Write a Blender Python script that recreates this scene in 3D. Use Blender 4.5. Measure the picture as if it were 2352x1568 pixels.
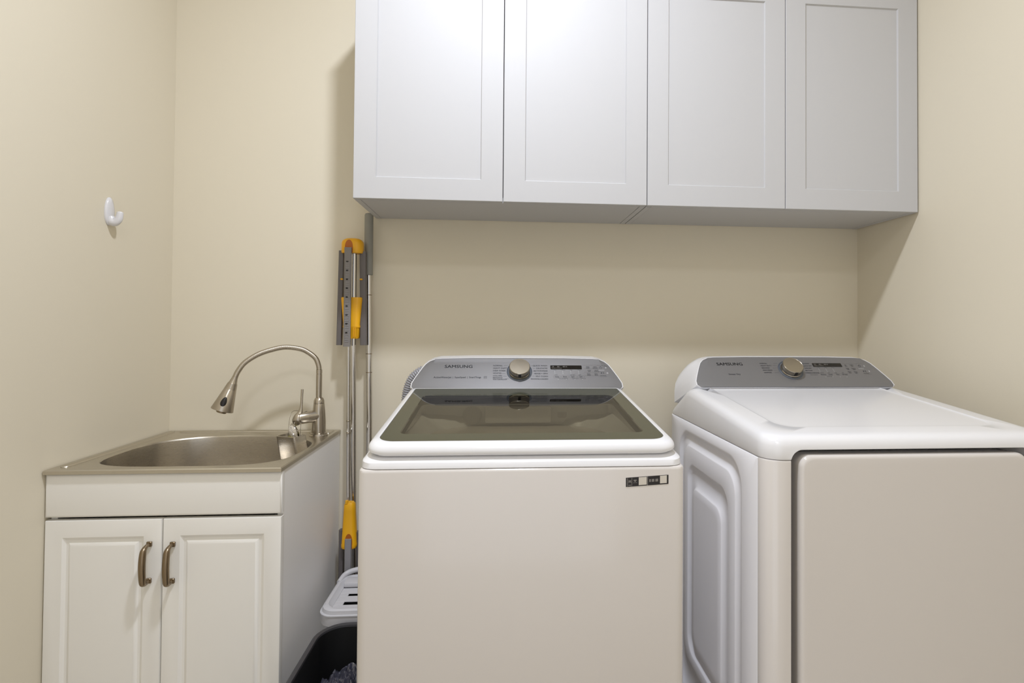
import bpy, bmesh, math, random
from mathutils import Vector, Matrix, noise

for o in list(bpy.data.objects):
    bpy.data.objects.remove(o)
S = bpy.context.scene
COL = S.collection
random.seed(4)

# ------------------------------------------------------------------ camera
cam = bpy.data.cameras.new('camera')
cam.sensor_width = 36.0
cam.sensor_fit = 'HORIZONTAL'
cam.lens = 36.0 * 1260.192 / 2352.0
cam.shift_x = -74.257 / 2352.0
cam.shift_y = -54.409 / 2352.0
cam.clip_start = 0.02
camo = bpy.data.objects.new('camera', cam)
COL.objects.link(camo)
yaw, pitch, roll = 0.0791406, 0.0162754, 0.0073496
fwd = Vector((math.sin(yaw), math.cos(yaw), 0))
rgt = Vector((math.cos(yaw), -math.sin(yaw), 0))
upv = Vector((0, 0, 1))
f2 = fwd * math.cos(pitch) + upv * math.sin(pitch)
u2 = upv * math.cos(pitch) - fwd * math.sin(pitch)
r3 = rgt * math.cos(roll) + u2 * math.sin(roll)
u3 = u2 * math.cos(roll) - rgt * math.sin(roll)
camo.matrix_world = Matrix((
    (r3.x, u3.x, -f2.x, 1.183598), (r3.y, u3.y, -f2.y, -2.077329),
    (r3.z, u3.z, -f2.z, 1.247509), (0, 0, 0, 1)))
S.camera = camo

# ------------------------------------------------------------------ light
W = bpy.data.worlds.new('world')
S.world = W
W.use_nodes = True
bg = W.node_tree.nodes['Background']
bg.inputs['Color'].default_value = (0.98, 0.99, 1.02, 1)
bg.inputs['Strength'].default_value = 0.7


def lamp(name, loc, power, radius, color):
    l = bpy.data.lights.new(name, 'AREA')      # round downlight facing the floor
    l.shape = 'DISK'
    l.energy = power
    l.size = 2 * radius
    l.color = color
    o = bpy.data.objects.new(name, l)
    o.location = loc
    COL.objects.link(o)
    return o


lamp('ceiling_lamp', (1.18, -1.213, 3.0), 23, 0.075, (0.92, 0.97, 1.08))
lamp('rear_fill_lamp', (1.25, -2.75, 2.93), 8.5, 0.20, (0.93, 0.97, 1.06))  # unseen fill lamp, added to brighten lower walls, sides and fronts

vs = S.view_settings
vs.view_transform = 'Standard'
vs.look = 'None'
vs.gamma = 1.0
vs.exposure = 0.56
vs.use_curve_mapping = False
S.cycles.use_denoising = True
S.cycles.max_bounces = 10
S.cycles.diffuse_bounces = 6
S.cycles.transparent_max_bounces = 12


# ------------------------------------------------------------------ materials
def lin(c):
    out = []
    for v in c:
        v = v / 255.0
        out.append(v / 12.92 if v <= 0.04045 else ((v + 0.055) / 1.055) ** 2.4)
    return out


def mat(name, rgb, rough=0.5, metal=0.0, bump=0.0, bscale=200.0, var=0.0, vscale=3.0,
        stretch=(1, 1, 1), coat=0.0, spec=0.5, rvar=0.0):
    m = bpy.data.materials.new(name)
    m.use_nodes = True
    nt = m.node_tree
    b = nt.nodes['Principled BSDF']
    c = lin(rgb) + [1]
    b.inputs['Base Color'].default_value = c
    b.inputs['Roughness'].default_value = rough
    b.inputs['Metallic'].default_value = metal
    b.inputs['Specular IOR Level'].default_value = spec
    b.inputs['Coat Weight'].default_value = coat
    b.inputs['Coat Roughness'].default_value = 0.08
    if bump or var or rvar:
        tc = nt.nodes.new('ShaderNodeTexCoord')
        mp = nt.nodes.new('ShaderNodeMapping')
        mp.inputs['Scale'].default_value = stretch
        nt.links.new(tc.outputs['Object'], mp.inputs['Vector'])
    if bump or rvar:
        n = nt.nodes.new('ShaderNodeTexNoise')
        n.inputs['Scale'].default_value = bscale
        n.inputs['Detail'].default_value = 4
        nt.links.new(mp.outputs['Vector'], n.inputs['Vector'])
        if bump:
            bp = nt.nodes.new('ShaderNodeBump')
            bp.inputs['Strength'].default_value = bump
            bp.inputs['Distance'].default_value = 0.002
            nt.links.new(n.outputs['Fac'], bp.inputs['Height'])
            nt.links.new(bp.outputs['Normal'], b.inputs['Normal'])
        if rvar:
            mr = nt.nodes.new('ShaderNodeMapRange')
            mr.inputs['To Min'].default_value = max(0.02, rough - rvar)
            mr.inputs['To Max'].default_value = rough + rvar
            nt.links.new(n.outputs['Fac'], mr.inputs['Value'])
            nt.links.new(mr.outputs['Result'], b.inputs['Roughness'])
    if var:
        n2 = nt.nodes.new('ShaderNodeTexNoise')
        n2.inputs['Scale'].default_value = vscale
        n2.inputs['Detail'].default_value = 5
        nt.links.new(mp.outputs['Vector'], n2.inputs['Vector'])
        mx = nt.nodes.new('ShaderNodeMixRGB')
        mx.inputs['Color1'].default_value = [max(0, v * (1 - var)) for v in c[:3]] + [1]
        mx.inputs['Color2'].default_value = [min(1, v * (1 + var)) for v in c[:3]] + [1]
        nt.links.new(n2.outputs['Fac'], mx.inputs['Fac'])
        nt.links.new(mx.outputs['Color'], b.inputs['Base Color'])
    return m


M = {}
M['wall'] = mat('wall_paint', (217, 209, 190), 0.62, bump=0.06, bscale=340, var=0.012, vscale=2)
M['ceil'] = mat('ceiling_paint', (235, 232, 225), 0.8)
M['floor'] = mat('floor_tile', (196, 189, 178), 0.5, var=0.1, vscale=5)
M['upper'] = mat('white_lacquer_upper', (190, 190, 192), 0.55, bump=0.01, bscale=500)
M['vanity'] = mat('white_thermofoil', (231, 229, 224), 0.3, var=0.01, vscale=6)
M['vanside'] = mat('white_melamine_lit', (247, 246, 245), 0.4)  # missing light on the cabinet side painted into the melamine white
M['dside'] = mat('enamel_lit_side', (242, 242, 247), 0.35)  # lighter enamel copy, light on the dryer's left side put into its colour
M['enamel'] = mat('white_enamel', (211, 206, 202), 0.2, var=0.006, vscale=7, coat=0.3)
M['plastic'] = mat('white_plastic', (227, 227, 230), 0.22, coat=0.25)
M['steel'] = mat('brushed_steel', (212, 206, 196), 0.28, 1.0, bump=0.006, bscale=60, stretch=(1, 1, 28), rvar=0.03)
M['deck'] = mat('deck_steel', (200, 194, 182), 0.3, 1.0, bump=0.02, bscale=60, stretch=(1, 24, 24), rvar=0.07)
M['nickel'] = mat('brushed_nickel', (184, 176, 163), 0.27, 1.0, bump=0.01, bscale=200, stretch=(1, 1, 8))
M['chrome'] = mat('chrome_tube', (205, 202, 198), 0.12, 1.0)
M['antique'] = mat('antique_nickel', (140, 124, 102), 0.3, 1.0)
M['seam'] = mat('dark_gap', (30, 28, 26), 0.7)
M['panel'] = mat('silver_panel', (128, 127, 128), 0.42, 0.45, bump=0.01, bscale=400, stretch=(.05, 1, 1))
M['facet'] = mat('silver_panel_edge', (140, 138, 134), 0.3, 0.55)
M['ink'] = mat('dark_print', (52, 53, 58), 0.5)
M['inklogo'] = mat('logo_print', (24, 25, 30), 0.4)
M['inkw'] = mat('white_print', (228, 230, 234), 0.5)
M['screen'] = mat('display_window', (16, 13, 12), 0.12)
M['ring'] = mat('blue_grey_ring', (98, 104, 114), 0.25, 0.3)
M['knobtop'] = mat('spun_metal', (172, 164, 150), 0.25, 1.0, bump=0.02, bscale=90)
M['frit'] = mat('glass_border_print', (70, 71, 56), 0.06, spec=0.5)
M['tub'] = mat('tub_steel', (92, 82, 66), 0.5, 0.4)
M['grey'] = mat('mop_grey_plastic', (122, 118, 116), 0.45)
M['ribgrey'] = mat('mop_light_grey', (142, 140, 142), 0.45)
M['greyd'] = mat('mop_dark_grey', (98, 93, 92), 0.5)
M['grip'] = mat('grip_grey_rubber', (138, 137, 130), 0.6)
M['yellow'] = mat('yellow_plastic', (228, 168, 14), 0.35)
M['orange'] = mat('orange_inner_plastic', (170, 92, 8), 0.5)
M['bucket'] = mat('light_grey_plastic', (200, 199, 202), 0.4)
M['bucketw'] = mat('cream_plastic', (225, 218, 205), 0.45)
M['black'] = mat('black_bin_plastic', (62, 61, 64), 0.38, bump=0.1, bscale=600)
M['inside_shade'] = mat('black_inside_shade', (14, 14, 15), 0.55)  # darker copy of the bin plastic, shade of insides put into the colour
M['hose'] = mat('hose_grey', (150, 150, 156), 0.45)
M['stk'] = mat('sticker_black', (28, 22, 22), 0.3)
M['stkw'] = mat('sticker_white', (206, 200, 190), 0.5)
M['stkg'] = mat('sticker_grey', (120, 116, 112), 0.4)
M['sponge'] = mat('green_sponge', (172, 168, 60), 0.9, bump=0.5, bscale=300)
M['hook'] = mat('white_hook_plastic', (212, 211, 214), 0.2)
M['bag'] = mat('black_bag_film', (64, 64, 76), 0.14, bump=0.35, bscale=45, spec=0.8)
M['blackbtn'] = mat('black_button', (24, 21, 22), 0.25)


def glass_mat():
    m = bpy.data.materials.new('smoked_glass')
    m.use_nodes = True
    nt = m.node_tree
    nt.nodes.clear()
    out = nt.nodes.new('ShaderNodeOutputMaterial')
    mix = nt.nodes.new('ShaderNodeMixShader')
    tr = nt.nodes.new('ShaderNodeBsdfTransparent')
    tr.inputs['Color'].default_value = (0.46, 0.43, 0.34, 1)
    gl = nt.nodes.new('ShaderNodeBsdfGlossy')
    gl.inputs['Roughness'].default_value = 0.02
    fr = nt.nodes.new('ShaderNodeFresnel')
    fr.inputs['IOR'].default_value = 1.5
    nt.links.new(fr.outputs[0], mix.inputs[0])
    nt.links.new(tr.outputs[0], mix.inputs[1])
    nt.links.new(gl.outputs[0], mix.inputs[2])
    nt.links.new(mix.outputs[0], out.inputs[0])
    return m


M['glass'] = glass_mat()


def clear_mat():
    m = bpy.data.materials.new('clear_plastic')
    m.use_nodes = True
    b = m.node_tree.nodes['Principled BSDF']
    b.inputs['Base Color'].default_value = (0.9, 0.9, 0.88, 1)
    b.inputs['Transmission Weight'].default_value = 0.85
    b.inputs['Roughness'].default_value = 0.1
    b.inputs['IOR'].default_value = 1.3
    return m


M['clear'] = clear_mat()

# ------------------------------------------------------------------ helpers
BASE = {}


def thing(name, label, cat, loc=(0, 0, 0), group=None):
    o = bpy.data.objects.new(name, None)
    o.empty_display_size = 0.05
    COL.objects.link(o)
    o.location = loc
    BASE[o.name] = Vector(loc)
    o['label'] = label
    o['category'] = cat
    if group:
        o['group'] = group
    return o


def fin(name, bm, m, parent=None, smooth=35, label=None, cat=None, kind=None, recalc=True):
    """World-space bmesh -> one mesh object (origin moved to its parent's base)."""
    if recalc:
        bmesh.ops.recalc_face_normals(bm, faces=bm.faces[:])
    me = bpy.data.meshes.new(name)
    base = Vector((0, 0, 0))
    if parent is not None:
        base = BASE[parent.name]
    elif len(bm.verts):
        xs = [v.co for v in bm.verts]
        base = Vector(((min(v.x for v in xs) + max(v.x for v in xs)) / 2,
                       (min(v.y for v in xs) + max(v.y for v in xs)) / 2,
                       min(v.z for v in xs)))
    bmesh.ops.translate(bm, verts=bm.verts[:], vec=-base)
    bm.to_mesh(me)
    bm.free()
    if smooth:
        for p in me.polygons:
            p.use_smooth = True
        me.set_sharp_from_angle(angle=math.radians(smooth))
    me.materials.append(m)
    o = bpy.data.objects.new(name, me)
    COL.objects.link(o)
    if parent is not None:
        o.parent = parent
    else:
        o.location = base
    BASE[o.name] = base
    if label:
        o['label'] = label
    if cat:
        o['category'] = cat
    if kind:
        o['kind'] = kind
    return o


def nb():
    return bmesh.new()


def box(bm, x0, x1, y0, y1, z0, z1, bev=0.0, seg=2):
    mtx = Matrix.Translation(((x0 + x1) / 2, (y0 + y1) / 2, (z0 + z1) / 2)) @ \
        Matrix.Diagonal((abs(x1 - x0), abs(y1 - y0), abs(z1 - z0), 1))
    r = bmesh.ops.create_cube(bm, size=1, matrix=mtx)
    if bev > 0:
        es = list({e for v in r['verts'] for e in v.link_edges})
        bmesh.ops.bevel(bm, geom=es, offset=bev, segments=seg, profile=0.5, affect='EDGES')
    return bm


def loft(bm, loops, cap0=False, cap1=False, closed=True):
    rows = [[bm.verts.new(p) for p in L] for L in loops]
    n = len(rows[0])
    for a, b in zip(rows[:-1], rows[1:]):
        for i in range(n if closed else n - 1):
            j = (i + 1) % n
            bm.faces.new((a[i], a[j], b[j], b[i]))
    if cap0:
        bm.faces.new(list(reversed(rows[0])))
    if cap1:
        bm.faces.new(rows[-1])
    return rows


def rrect(x0, x1, y0, y1, r, n=6, sub=1):
    """rounded rectangle, CCW; r = radius or (r_x0y0, r_x1y0, r_x1y1, r_x0y1)"""
    if not isinstance(r, (tuple, list)):
        r = (r,) * 4
    cs = [(x0 + r[0], y0 + r[0], r[0], 180), (x1 - r[1], y0 + r[1], r[1], 270),
          (x1 - r[2], y1 - r[2], r[2], 0), (x0 + r[3], y1 - r[3], r[3], 90)]
    arcs = []
    for cx, cy, rr, a0 in cs:
        arcs.append([(cx + rr * math.cos(math.radians(a0 + 90 * i / n)),
                      cy + rr * math.sin(math.radians(a0 + 90 * i / n))) for i in range(n + 1)])
    pts = []
    for k in range(4):
        pts += arcs[k]
        a, b = arcs[k][-1], arcs[(k + 1) % 4][0]
        for i in range(1, sub):
            t = i / sub
            pts.append((a[0] + (b[0] - a[0]) * t, a[1] + (b[1] - a[1]) * t))
    return pts


def tube(bm, pts, rad, n=12, caps=True, flat=None, ref=None):
    pts = [Vector(p) for p in pts]
    if not isinstance(rad, (list, tuple)):
        rad = [rad] * len(pts)
    t0 = (pts[1] - pts[0]).normalized()
    if ref is None:
        ref = Vector((0, 0, 1)) if abs(t0.z) < 0.9 else Vector((1, 0, 0))
    nrm = (Vector(ref) - t0 * t0.dot(Vector(ref))).normalized()
    loops = []
    for i, p in enumerate(pts):
        a = pts[max(0, i - 1)]
        b = pts[min(len(pts) - 1, i + 1)]
        t = (b - a).normalized()
        nrm = (nrm - t * t.dot(nrm)).normalized()
        bn = t.cross(nrm)
        fx = flat[i] if isinstance(flat, list) else (flat or 1.0)
        loops.append([p + (nrm * math.cos(2 * math.pi * k / n) + bn * (fx * math.sin(2 * math.pi * k / n))) * rad[i]
                      for k in range(n)])
    loft(bm, loops, caps, caps)


def lathe(bm, prof, org, axis=(0, 0, 1), n=24, sx=1.0, sy=1.0, cap0=True, cap1=True):
    ax = Vector(axis).normalized()
    ref = Vector((1, 0, 0)) if abs(ax.x) < 0.9 else Vector((0, 1, 0))
    u = (ref - ax * ax.dot(ref)).normalized()
    v = ax.cross(u)
    org = Vector(org)
    loops = [[org + ax * h + (u * (sx * math.cos(2 * math.pi * k / n)) + v * (sy * math.sin(2 * math.pi * k / n))) * r
              for k in range(n)] for r, h in prof]
    loft(bm, loops, cap0, cap1)


def catmull(pts, k=8):
    pts = [Vector(p) for p in pts]
    P = [pts[0] * 2 - pts[1]] + pts + [pts[-1] * 2 - pts[-2]]
    out = []
    for i in range(1, len(P) - 2):
        for j in range(k):
            t = j / k
            a, b, c, d = P[i - 1], P[i], P[i + 1], P[i + 2]
            out.append(0.5 * ((2 * b) + (c - a) * t + (2 * a - 5 * b + 4 * c - d) * t * t + (3 * b - a - 3 * c + d) * t ** 3))
    out.append(pts[-1])
    return out


def resample(P, step):
    acc = [0.0]
    for p_, q_ in zip(P[:-1], P[1:]):
        acc.append(acc[-1] + (q_ - p_).length)
    out = []
    d_, i_ = 0.0, 0
    while d_ < acc[-1]:
        while acc[i_ + 1] < d_:
            i_ += 1
        out.append(P[i_].lerp(P[i_ + 1], (d_ - acc[i_]) / max(1e-9, acc[i_ + 1] - acc[i_])))
        d_ += step
    return out


def text(bm, s, size, mtx, align='LEFT', bold=0.0, sx=1.0):
    c = bpy.data.curves.new('t', 'FONT')
    c.body = s
    c.size = size
    c.align_x = align
    c.align_y = 'CENTER'
    c.resolution_u = 2
    o = bpy.data.objects.new('t', c)
    me = o.to_mesh()
    me2 = me.copy()
    o.to_mesh_clear()
    me2.transform(Matrix.Diagonal((sx, 1, 1, 1)))
    for dx in ((0.0,) if bold == 0 else (-bold * size, bold * size)):
        me3 = me2.copy()
        me3.transform(mtx @ Matrix.Translation((dx, 0, 0)))
        bm.from_mesh(me3)
        bpy.data.meshes.remove(me3)
    bpy.data.meshes.remove(me2)
    bpy.data.objects.remove(o)
    bpy.data.curves.remove(c)


def boolean_cut(o, cutter):
    md = o.modifiers.new('cut', 'BOOLEAN')
    md.operation = 'DIFFERENCE'
    md.solver = 'EXACT'
    md.object = cutter
    dg = bpy.context.evaluated_depsgraph_get()
    me = bpy.data.meshes.new_from_object(o.evaluated_get(dg))
    o.modifiers.clear()
    old = o.data
    o.data = me
    bpy.data.meshes.remove(old)
    for p in me.polygons:
        p.use_smooth = True
    me.set_sharp_from_angle(angle=math.radians(30))


def dup(o, parent, offset=(0, 0, 0)):
    c = o.copy()
    COL.objects.link(c)
    c.parent = parent
    c.location = o.location + Vector(offset)
    BASE[c.name] = BASE[o.name] if parent is None else BASE[parent.name]
    for ch in o.children:
        d = ch.copy()
        COL.objects.link(d)
        d.parent = c
        BASE[d.name] = BASE[c.name]
    return c


# ------------------------------------------------------------------ room
RX, RY, RZ = 2.598, -3.1, 3.06


def wallbox(name, *a, m='wall'):
    b = nb()
    box(b, *a)
    o = fin(name, b, M[m], smooth=0)
    o['kind'] = 'structure'
    return o


wallbox('wall_back', -0.1, RX + 0.1, 0.0, 0.1, 0.0, RZ)
wallbox('wall_left', -0.1, 0.0, RY - 0.1, 0.0, 0.0, RZ)
wallbox('wall_right', RX, RX + 0.1, RY - 0.1, 0.0, 0.0, RZ)
wallbox('floor', -0.1, RX + 0.1, RY - 0.1, 0.1, -0.1, 0.0, m='floor')
wallbox('ceiling', -0.1, RX + 0.1, RY - 0.1, 0.1, RZ, RZ + 0.1, m='ceil')
b = nb()                       # the wall behind the camera, with its doorway
wp = [(0.0, 0.0), (0.5, 0.0), (0.5, 2.1), (2.1, 2.1), (2.1, 0.0), (RX, 0.0), (RX, RZ), (0.0, RZ)]
loft(b, [[Vector((x, y, z)) for x, z in wp] for y in (RY, RY - 0.1)], True, True)
o = fin('wall_front', b, M['wall'], smooth=0)
o['kind'] = 'structure'

# ------------------------------------------------------------------ upper cabinets
XC, WD, DC, ZC, ZT = 0.7179, 0.46914, 0.3257, 1.6457, 2.408


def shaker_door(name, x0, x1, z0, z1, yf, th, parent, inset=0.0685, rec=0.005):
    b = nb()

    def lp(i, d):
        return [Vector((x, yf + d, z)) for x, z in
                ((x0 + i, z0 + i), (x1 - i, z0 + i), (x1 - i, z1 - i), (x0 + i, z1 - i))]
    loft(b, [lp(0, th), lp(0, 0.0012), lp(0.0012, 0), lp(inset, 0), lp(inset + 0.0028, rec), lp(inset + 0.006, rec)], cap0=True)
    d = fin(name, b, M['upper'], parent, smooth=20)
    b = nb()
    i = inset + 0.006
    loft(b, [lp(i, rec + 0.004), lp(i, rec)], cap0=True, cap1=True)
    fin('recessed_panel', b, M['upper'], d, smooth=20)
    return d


for k in range(2):
    x0 = XC + k * 2 * WD
    x1 = x0 + 2 * WD
    t = thing('upper_cabinet',
              ['white upper cabinet above the washer, free left end beside the mop poles',
               'white upper cabinet above the dryer, right end against the side wall'][k],
              'cabinet', ((x0 + x1) / 2, -0.16, ZC), 'white shaker wall cabinets')
    yb, yf = -0.002, -0.3035
    for s in (0, 1):
        b = nb()
        xa = x0 + 0.0015 if s == 0 else x1 - 0.0195
        box(b, xa, xa + 0.018, yf, yb, ZC - 0.001, ZT, 0.0006, 1)
        fin('side_panel', b, M['upper'], t)
    b = nb()
    box(b, x0 + 0.0205, x1 - 0.0205, yf, yb, ZC - 0.0002, ZC + 0.017, 0.0006, 1)
    fin('bottom_panel', b, M['upper'], t)
    b = nb()
    box(b, x0 + 0.0205, x1 - 0.0205, yf, yb, ZT - 0.018, ZT, 0.0006, 1)
    fin('top_panel', b, M['upper'], t)
    b = nb()
    box(b, x0 + 0.0205, x1 - 0.0205, yb - 0.006, yb, ZC + 0.018, ZT - 0.019)
    fin('back_panel', b, M['upper'], t)
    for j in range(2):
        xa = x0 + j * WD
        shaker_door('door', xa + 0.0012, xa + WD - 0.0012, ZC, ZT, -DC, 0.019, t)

# ------------------------------------------------------------------ vanity under the sink
VX0, VX1, VY = 0.005, 0.598, -0.542
t = thing('sink_cabinet', 'white two-door base cabinet under the steel laundry sink', 'cabinet', (0.3, -0.27, 0))
b = nb()
box(b, VX1 - 0.016, VX1, -0.522, -0.004, 0.0, 0.8535, 0.0006, 1)
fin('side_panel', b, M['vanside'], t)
b = nb()
box(b, VX0, VX0 + 0.016, -0.522, -0.004, 0.0, 0.8535, 0.0006, 1)
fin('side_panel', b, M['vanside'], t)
b = nb()
box(b, VX0 + 0.017, VX1 - 0.017, -0.51, -0.01, 0.10, 0.116)
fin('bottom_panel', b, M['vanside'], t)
b = nb()
box(b, VX0 + 0.017, VX1 - 0.017, -0.47, -0.455, 0.0, 0.099)
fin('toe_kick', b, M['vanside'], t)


def lp_rect(x0, x1, z0, z1, i, y):
    return [Vector((x, y, z)) for x, z in
            ((x0 + i, z0 + i), (x1 - i, z0 + i), (x1 - i, z1 - i), (x0 + i, z1 - i))]


b = nb()
a = (VX0 - 0.002, VX1 + 0.002, 0.7395, 0.8530)
loft(b, [lp_rect(*a, 0, VY + 0.018), lp_rect(*a, 0, VY + 0.004), lp_rect(*a, 0.0015, VY + 0.0012), lp_rect(*a, 0.006, VY)],
     True, True)
fin('apron_panel', b, M['vanity'], t, smooth=50)


def handle(xc, z0, z1, y, parent):
    b = nb()
    zt, zb = z1 - 0.006, z0 + 0.006
    for zz in (zt, zb):
        box(b, xc - 0.0065, xc + 0.0065, y - 0.006, y, zz - 0.0065, zz + 0.0065, 0.0012, 1)
    path = [(xc, y - 0.004, zt), (xc, y - 0.014, zt - 0.001), (xc, y - 0.024, zt - 0.006), (xc, y - 0.029, zt - 0.016),
            (xc, y - 0.032, (zt + zb) / 2), (xc, y - 0.029, zb + 0.010), (xc, y - 0.025, zb + 0.001),
            (xc, y - 0.015, zb - 0.002), (xc, y - 0.004, zb)]
    P = catmull(path, 5)
    n = len(P)
    rad = []
    for i in range(n):
        s = i / (n - 1)
        rad.append(0.0044 + 0.0040 * math.sin(math.pi * s) ** 2)
    tube(b, P, rad, 12, True, flat=1.0, ref=(1, 0, 0))
    return fin('handle', b, M['antique'], parent, smooth=40)


for j in range(2):
    x0, x1 = ((VX0 - 0.002, 0.2940), (0.2965, VX1 + 0.002))[j]
    a = (x0, x1, 0.105, 0.7315)
    b = nb()
    loft(b, [lp_rect(*a, 0, VY + 0.018), lp_rect(*a, 0, VY + 0.005), lp_rect(*a, 0.0015, VY + 0.0015), lp_rect(*a, 0.006, VY),
             lp_rect(*a, 0.044, VY), lp_rect(*a, 0.048, VY + 0.0025), lp_rect(*a, 0.052, VY + 0.0052), lp_rect(*a, 0.058, VY + 0.0052)], cap0=True)
    d = fin('door', b, M['vanity'], t, smooth=30)
    b = nb()
    loft(b, [lp_rect(*a, 0.058, VY + 0.009), lp_rect(*a, 0.058, VY + 0.0052), lp_rect(*a, 0.066, VY + 0.0002), lp_rect(*a, 0.068, VY)],
         True, True)
    fin('raised_panel', b, M['vanity'], d, smooth=30)
    handle((0.2655, 0.3240)[j], (0.5655, 0.5635)[j], (0.6735, 0.6715)[j], VY, d)

# ------------------------------------------------------------------ sink
ZS = 0.865
t = thing('laundry_sink', 'brushed stainless steel drop-in laundry sink with a deep oval bowl', 'sink', (0.3, -0.27, 0.65))
SX0, SX1, SY0, SY1 = 0.0025, 0.601, -0.5505, -0.003
BCX, BCY = 0.319, -0.302


def bowl_r(th, sc=1.0):
    c, s = math.cos(th), math.sin(th)
    hx = 0.264
    hy = 0.208 if s > 0 else 0.214
    p = 2.35 if s > 0 else 3.8
    r = (abs(c / hx) ** p + abs(s / hy) ** p) ** (-1 / p)
    return r * sc


ths = [2 * math.pi * i / 72 for i in range(72)]
for cxn, cyn in ((SX0, SY0), (SX1, SY0), (SX1, SY1), (SX0, SY1)):
    ths.append(math.atan2(cyn - BCY, cxn - BCX) % (2 * math.pi))
ths = sorted(ths)


def outer(th, ins, z):
    c, s = math.cos(th), math.sin(th)
    x0, x1, y0, y1 = SX0 + ins - BCX, SX1 - ins - BCX, SY0 + ins - BCY, SY1 - ins - BCY
    tx = (x1 / c if c > 1e-9 else x0 / c if c < -1e-9 else 1e9)
    ty = (y1 / s if s > 1e-9 else y0 / s if s < -1e-9 else 1e9)
    r = min(tx, ty)
    return Vector((BCX + r * c, BCY + r * s, z))


def bowl(th, sc, z):
    r = bowl_r(th, sc)
    return Vector((BCX + r * math.cos(th), BCY + r * math.sin(th), z))


b = nb()
loft(b, [[outer(a, 0.004, ZS - 0.0115) for a in ths], [outer(a, 0, ZS - 0.0115) for a in ths], [outer(a, 0, ZS - 0.0025) for a in ths],
         [outer(a, 0.0025, ZS) for a in ths], [outer(a, 0.010, ZS) for a in ths], [bowl(a, 1.025, ZS) for a in ths],
         [bowl(a, 1.006, ZS - 0.001) for a in ths], [bowl(a, 0.998, ZS - 0.005) for a in ths]])
dk = fin('deck', b, M['deck'], t, smooth=30)


def bead(p0, p1, w):
    b = nb()
    p0, p1 = Vector(p0), Vector(p1)
    d = (p1 - p0).normalized()
    q = Vector((-d.y, d.x, 0))
    rows = []
    N = 24
    for i in range(N + 1):
        s = 0.5 - 0.5 * math.cos(math.pi * i / N)
        e = min(1, min(s, 1 - s) * (p1 - p0).length / w)
        ww = w * math.sqrt(max(0.0, 1 - (1 - e) ** 2)) + 1e-4
        c = p0 + (p1 - p0) * s
        rows.append([c + q * (ww * math.cos(math.pi * k / 8)) + Vector((0, 0, 0.0050 * (ww / w) * math.sin(math.pi * k / 8))) for k in range(9)])
    loft(b, rows, closed=False)
    fin('stamped_bead', b, M['deck'], dk, smooth=60)


bead((0.028, -0.520, ZS - 0.0002), (0.028, -0.026, ZS - 0.0002), 0.0115)
bead((0.052, -0.030, ZS - 0.0002), (0.520, -0.030, ZS - 0.0002), 0.0115)
bead((0.578, -0.085, ZS - 0.0002), (0.578, -0.022, ZS - 0.0002), 0.008)
b = nb()
loft(b, [[bowl(a, s, z) for a in ths] for s, z in
         ((0.998, ZS - 0.005), (0.992, ZS - 0.02), (0.965, ZS - 0.12), (0.93, ZS - 0.20), (0.86, ZS - 0.235),
          (0.70, ZS - 0.245), (0.25, ZS - 0.250), (0.14, ZS - 0.251))])
fin('bowl', b, M['steel'], t, smooth=50)
b = nb()
lathe(b, [(0.045, -0.003), (0.045, 0.001), (0.038, 0.0015), (0.034, -0.006), (0.004, -0.008)], (BCX, BCY, ZS - 0.25))
fin('drain', b, M['chrome'], t)

# ------------------------------------------------------------------ faucet
FX, FY = 0.5585, -0.117
t = thing('faucet', 'brushed nickel faucet with a ribbed gooseneck hose and pull-down spray head', 'faucet', (FX, FY, ZS))
b = nb()
lathe(b, [(0.0305, 0.0), (0.0305, 0.004), (0.0275, 0.007), (0.0275, 0.010), (0.024, 0.012)], (FX, FY, ZS), n=32)
fin('base_flange', b, M['nickel'], t)
b = nb()
lathe(b, [(0.0232, 0.010), (0.0228, 0.05), (0.0205, 0.085), (0.0178, 0.110), (0.0172, 0.1115), (0.0168, 0.1115)], (FX, FY, ZS), n=32)
fin('body', b, M['nickel'], t)
b = nb()
lathe(b, [(0.0168, 0.1122), (0.0175, 0.1125), (0.0170, 0.122), (0.0135, 0.130), (0.0105, 0.132)], (FX, FY, ZS), n=32)
lathe(b, [(0.0098, 0.128), (0.0098, 0.2120), (0.0086, 0.2125), (0.0086, 0.2145), (0.0098, 0.215), (0.0098, 0.228), (0.008, 0.229)], (FX - 0.001, FY, ZS), n=24)
fin('riser_tube', b, M['nickel'], t)
arc = [(0.5575, -0.117, 1.0900), (0.5545, -0.117, 1.110), (0.5445, -0.119, 1.1335), (0.5226, -0.1252, 1.1531), (0.4991, -0.1331, 1.1653),
       (0.4543, -0.1486, 1.1717), (0.4108, -0.1641, 1.1619), (0.3744, -0.1774, 1.1463), (0.3413, -0.1898, 1.121),
       (0.324, -0.1964, 1.0942), (0.3161, -0.1995, 1.0745)]
P = resample(catmull(arc, 18), 0.0011)
rad = [(0.0080, 0.0088, 0.0089)[i % 3] for i in range(len(P))]
b = nb()
tube(b, P, rad, 12)
fin('gooseneck_hose', b, M['nickel'], t, smooth=75)
ax = (Vector((0.2775, -0.215, 0.951)) - Vector((0.3161, -0.1995, 1.0745))).normalized()
org = Vector((0.3161, -0.1995, 1.0745))
b = nb()
lathe(b, [(0.0088, -0.002), (0.0092, 0.004), (0.0128, 0.019), (0.0134, 0.021), (0.0148, 0.0212), (0.0148, 0.0225), (0.0185, 0.0405),
          (0.0182, 0.0412), (0.0187, 0.042), (0.0335, 0.1095), (0.0335, 0.1115), (0.031, 0.1125)], org, ax, n=32)
hd = fin('spray_head', b, M['nickel'], t, smooth=30)
b = nb()
lathe(b, [(0.012, 0.110), (0.0155, 0.113), (0.0155, 0.1185), (0.0135, 0.120)], org, ax, n=24)
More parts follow.
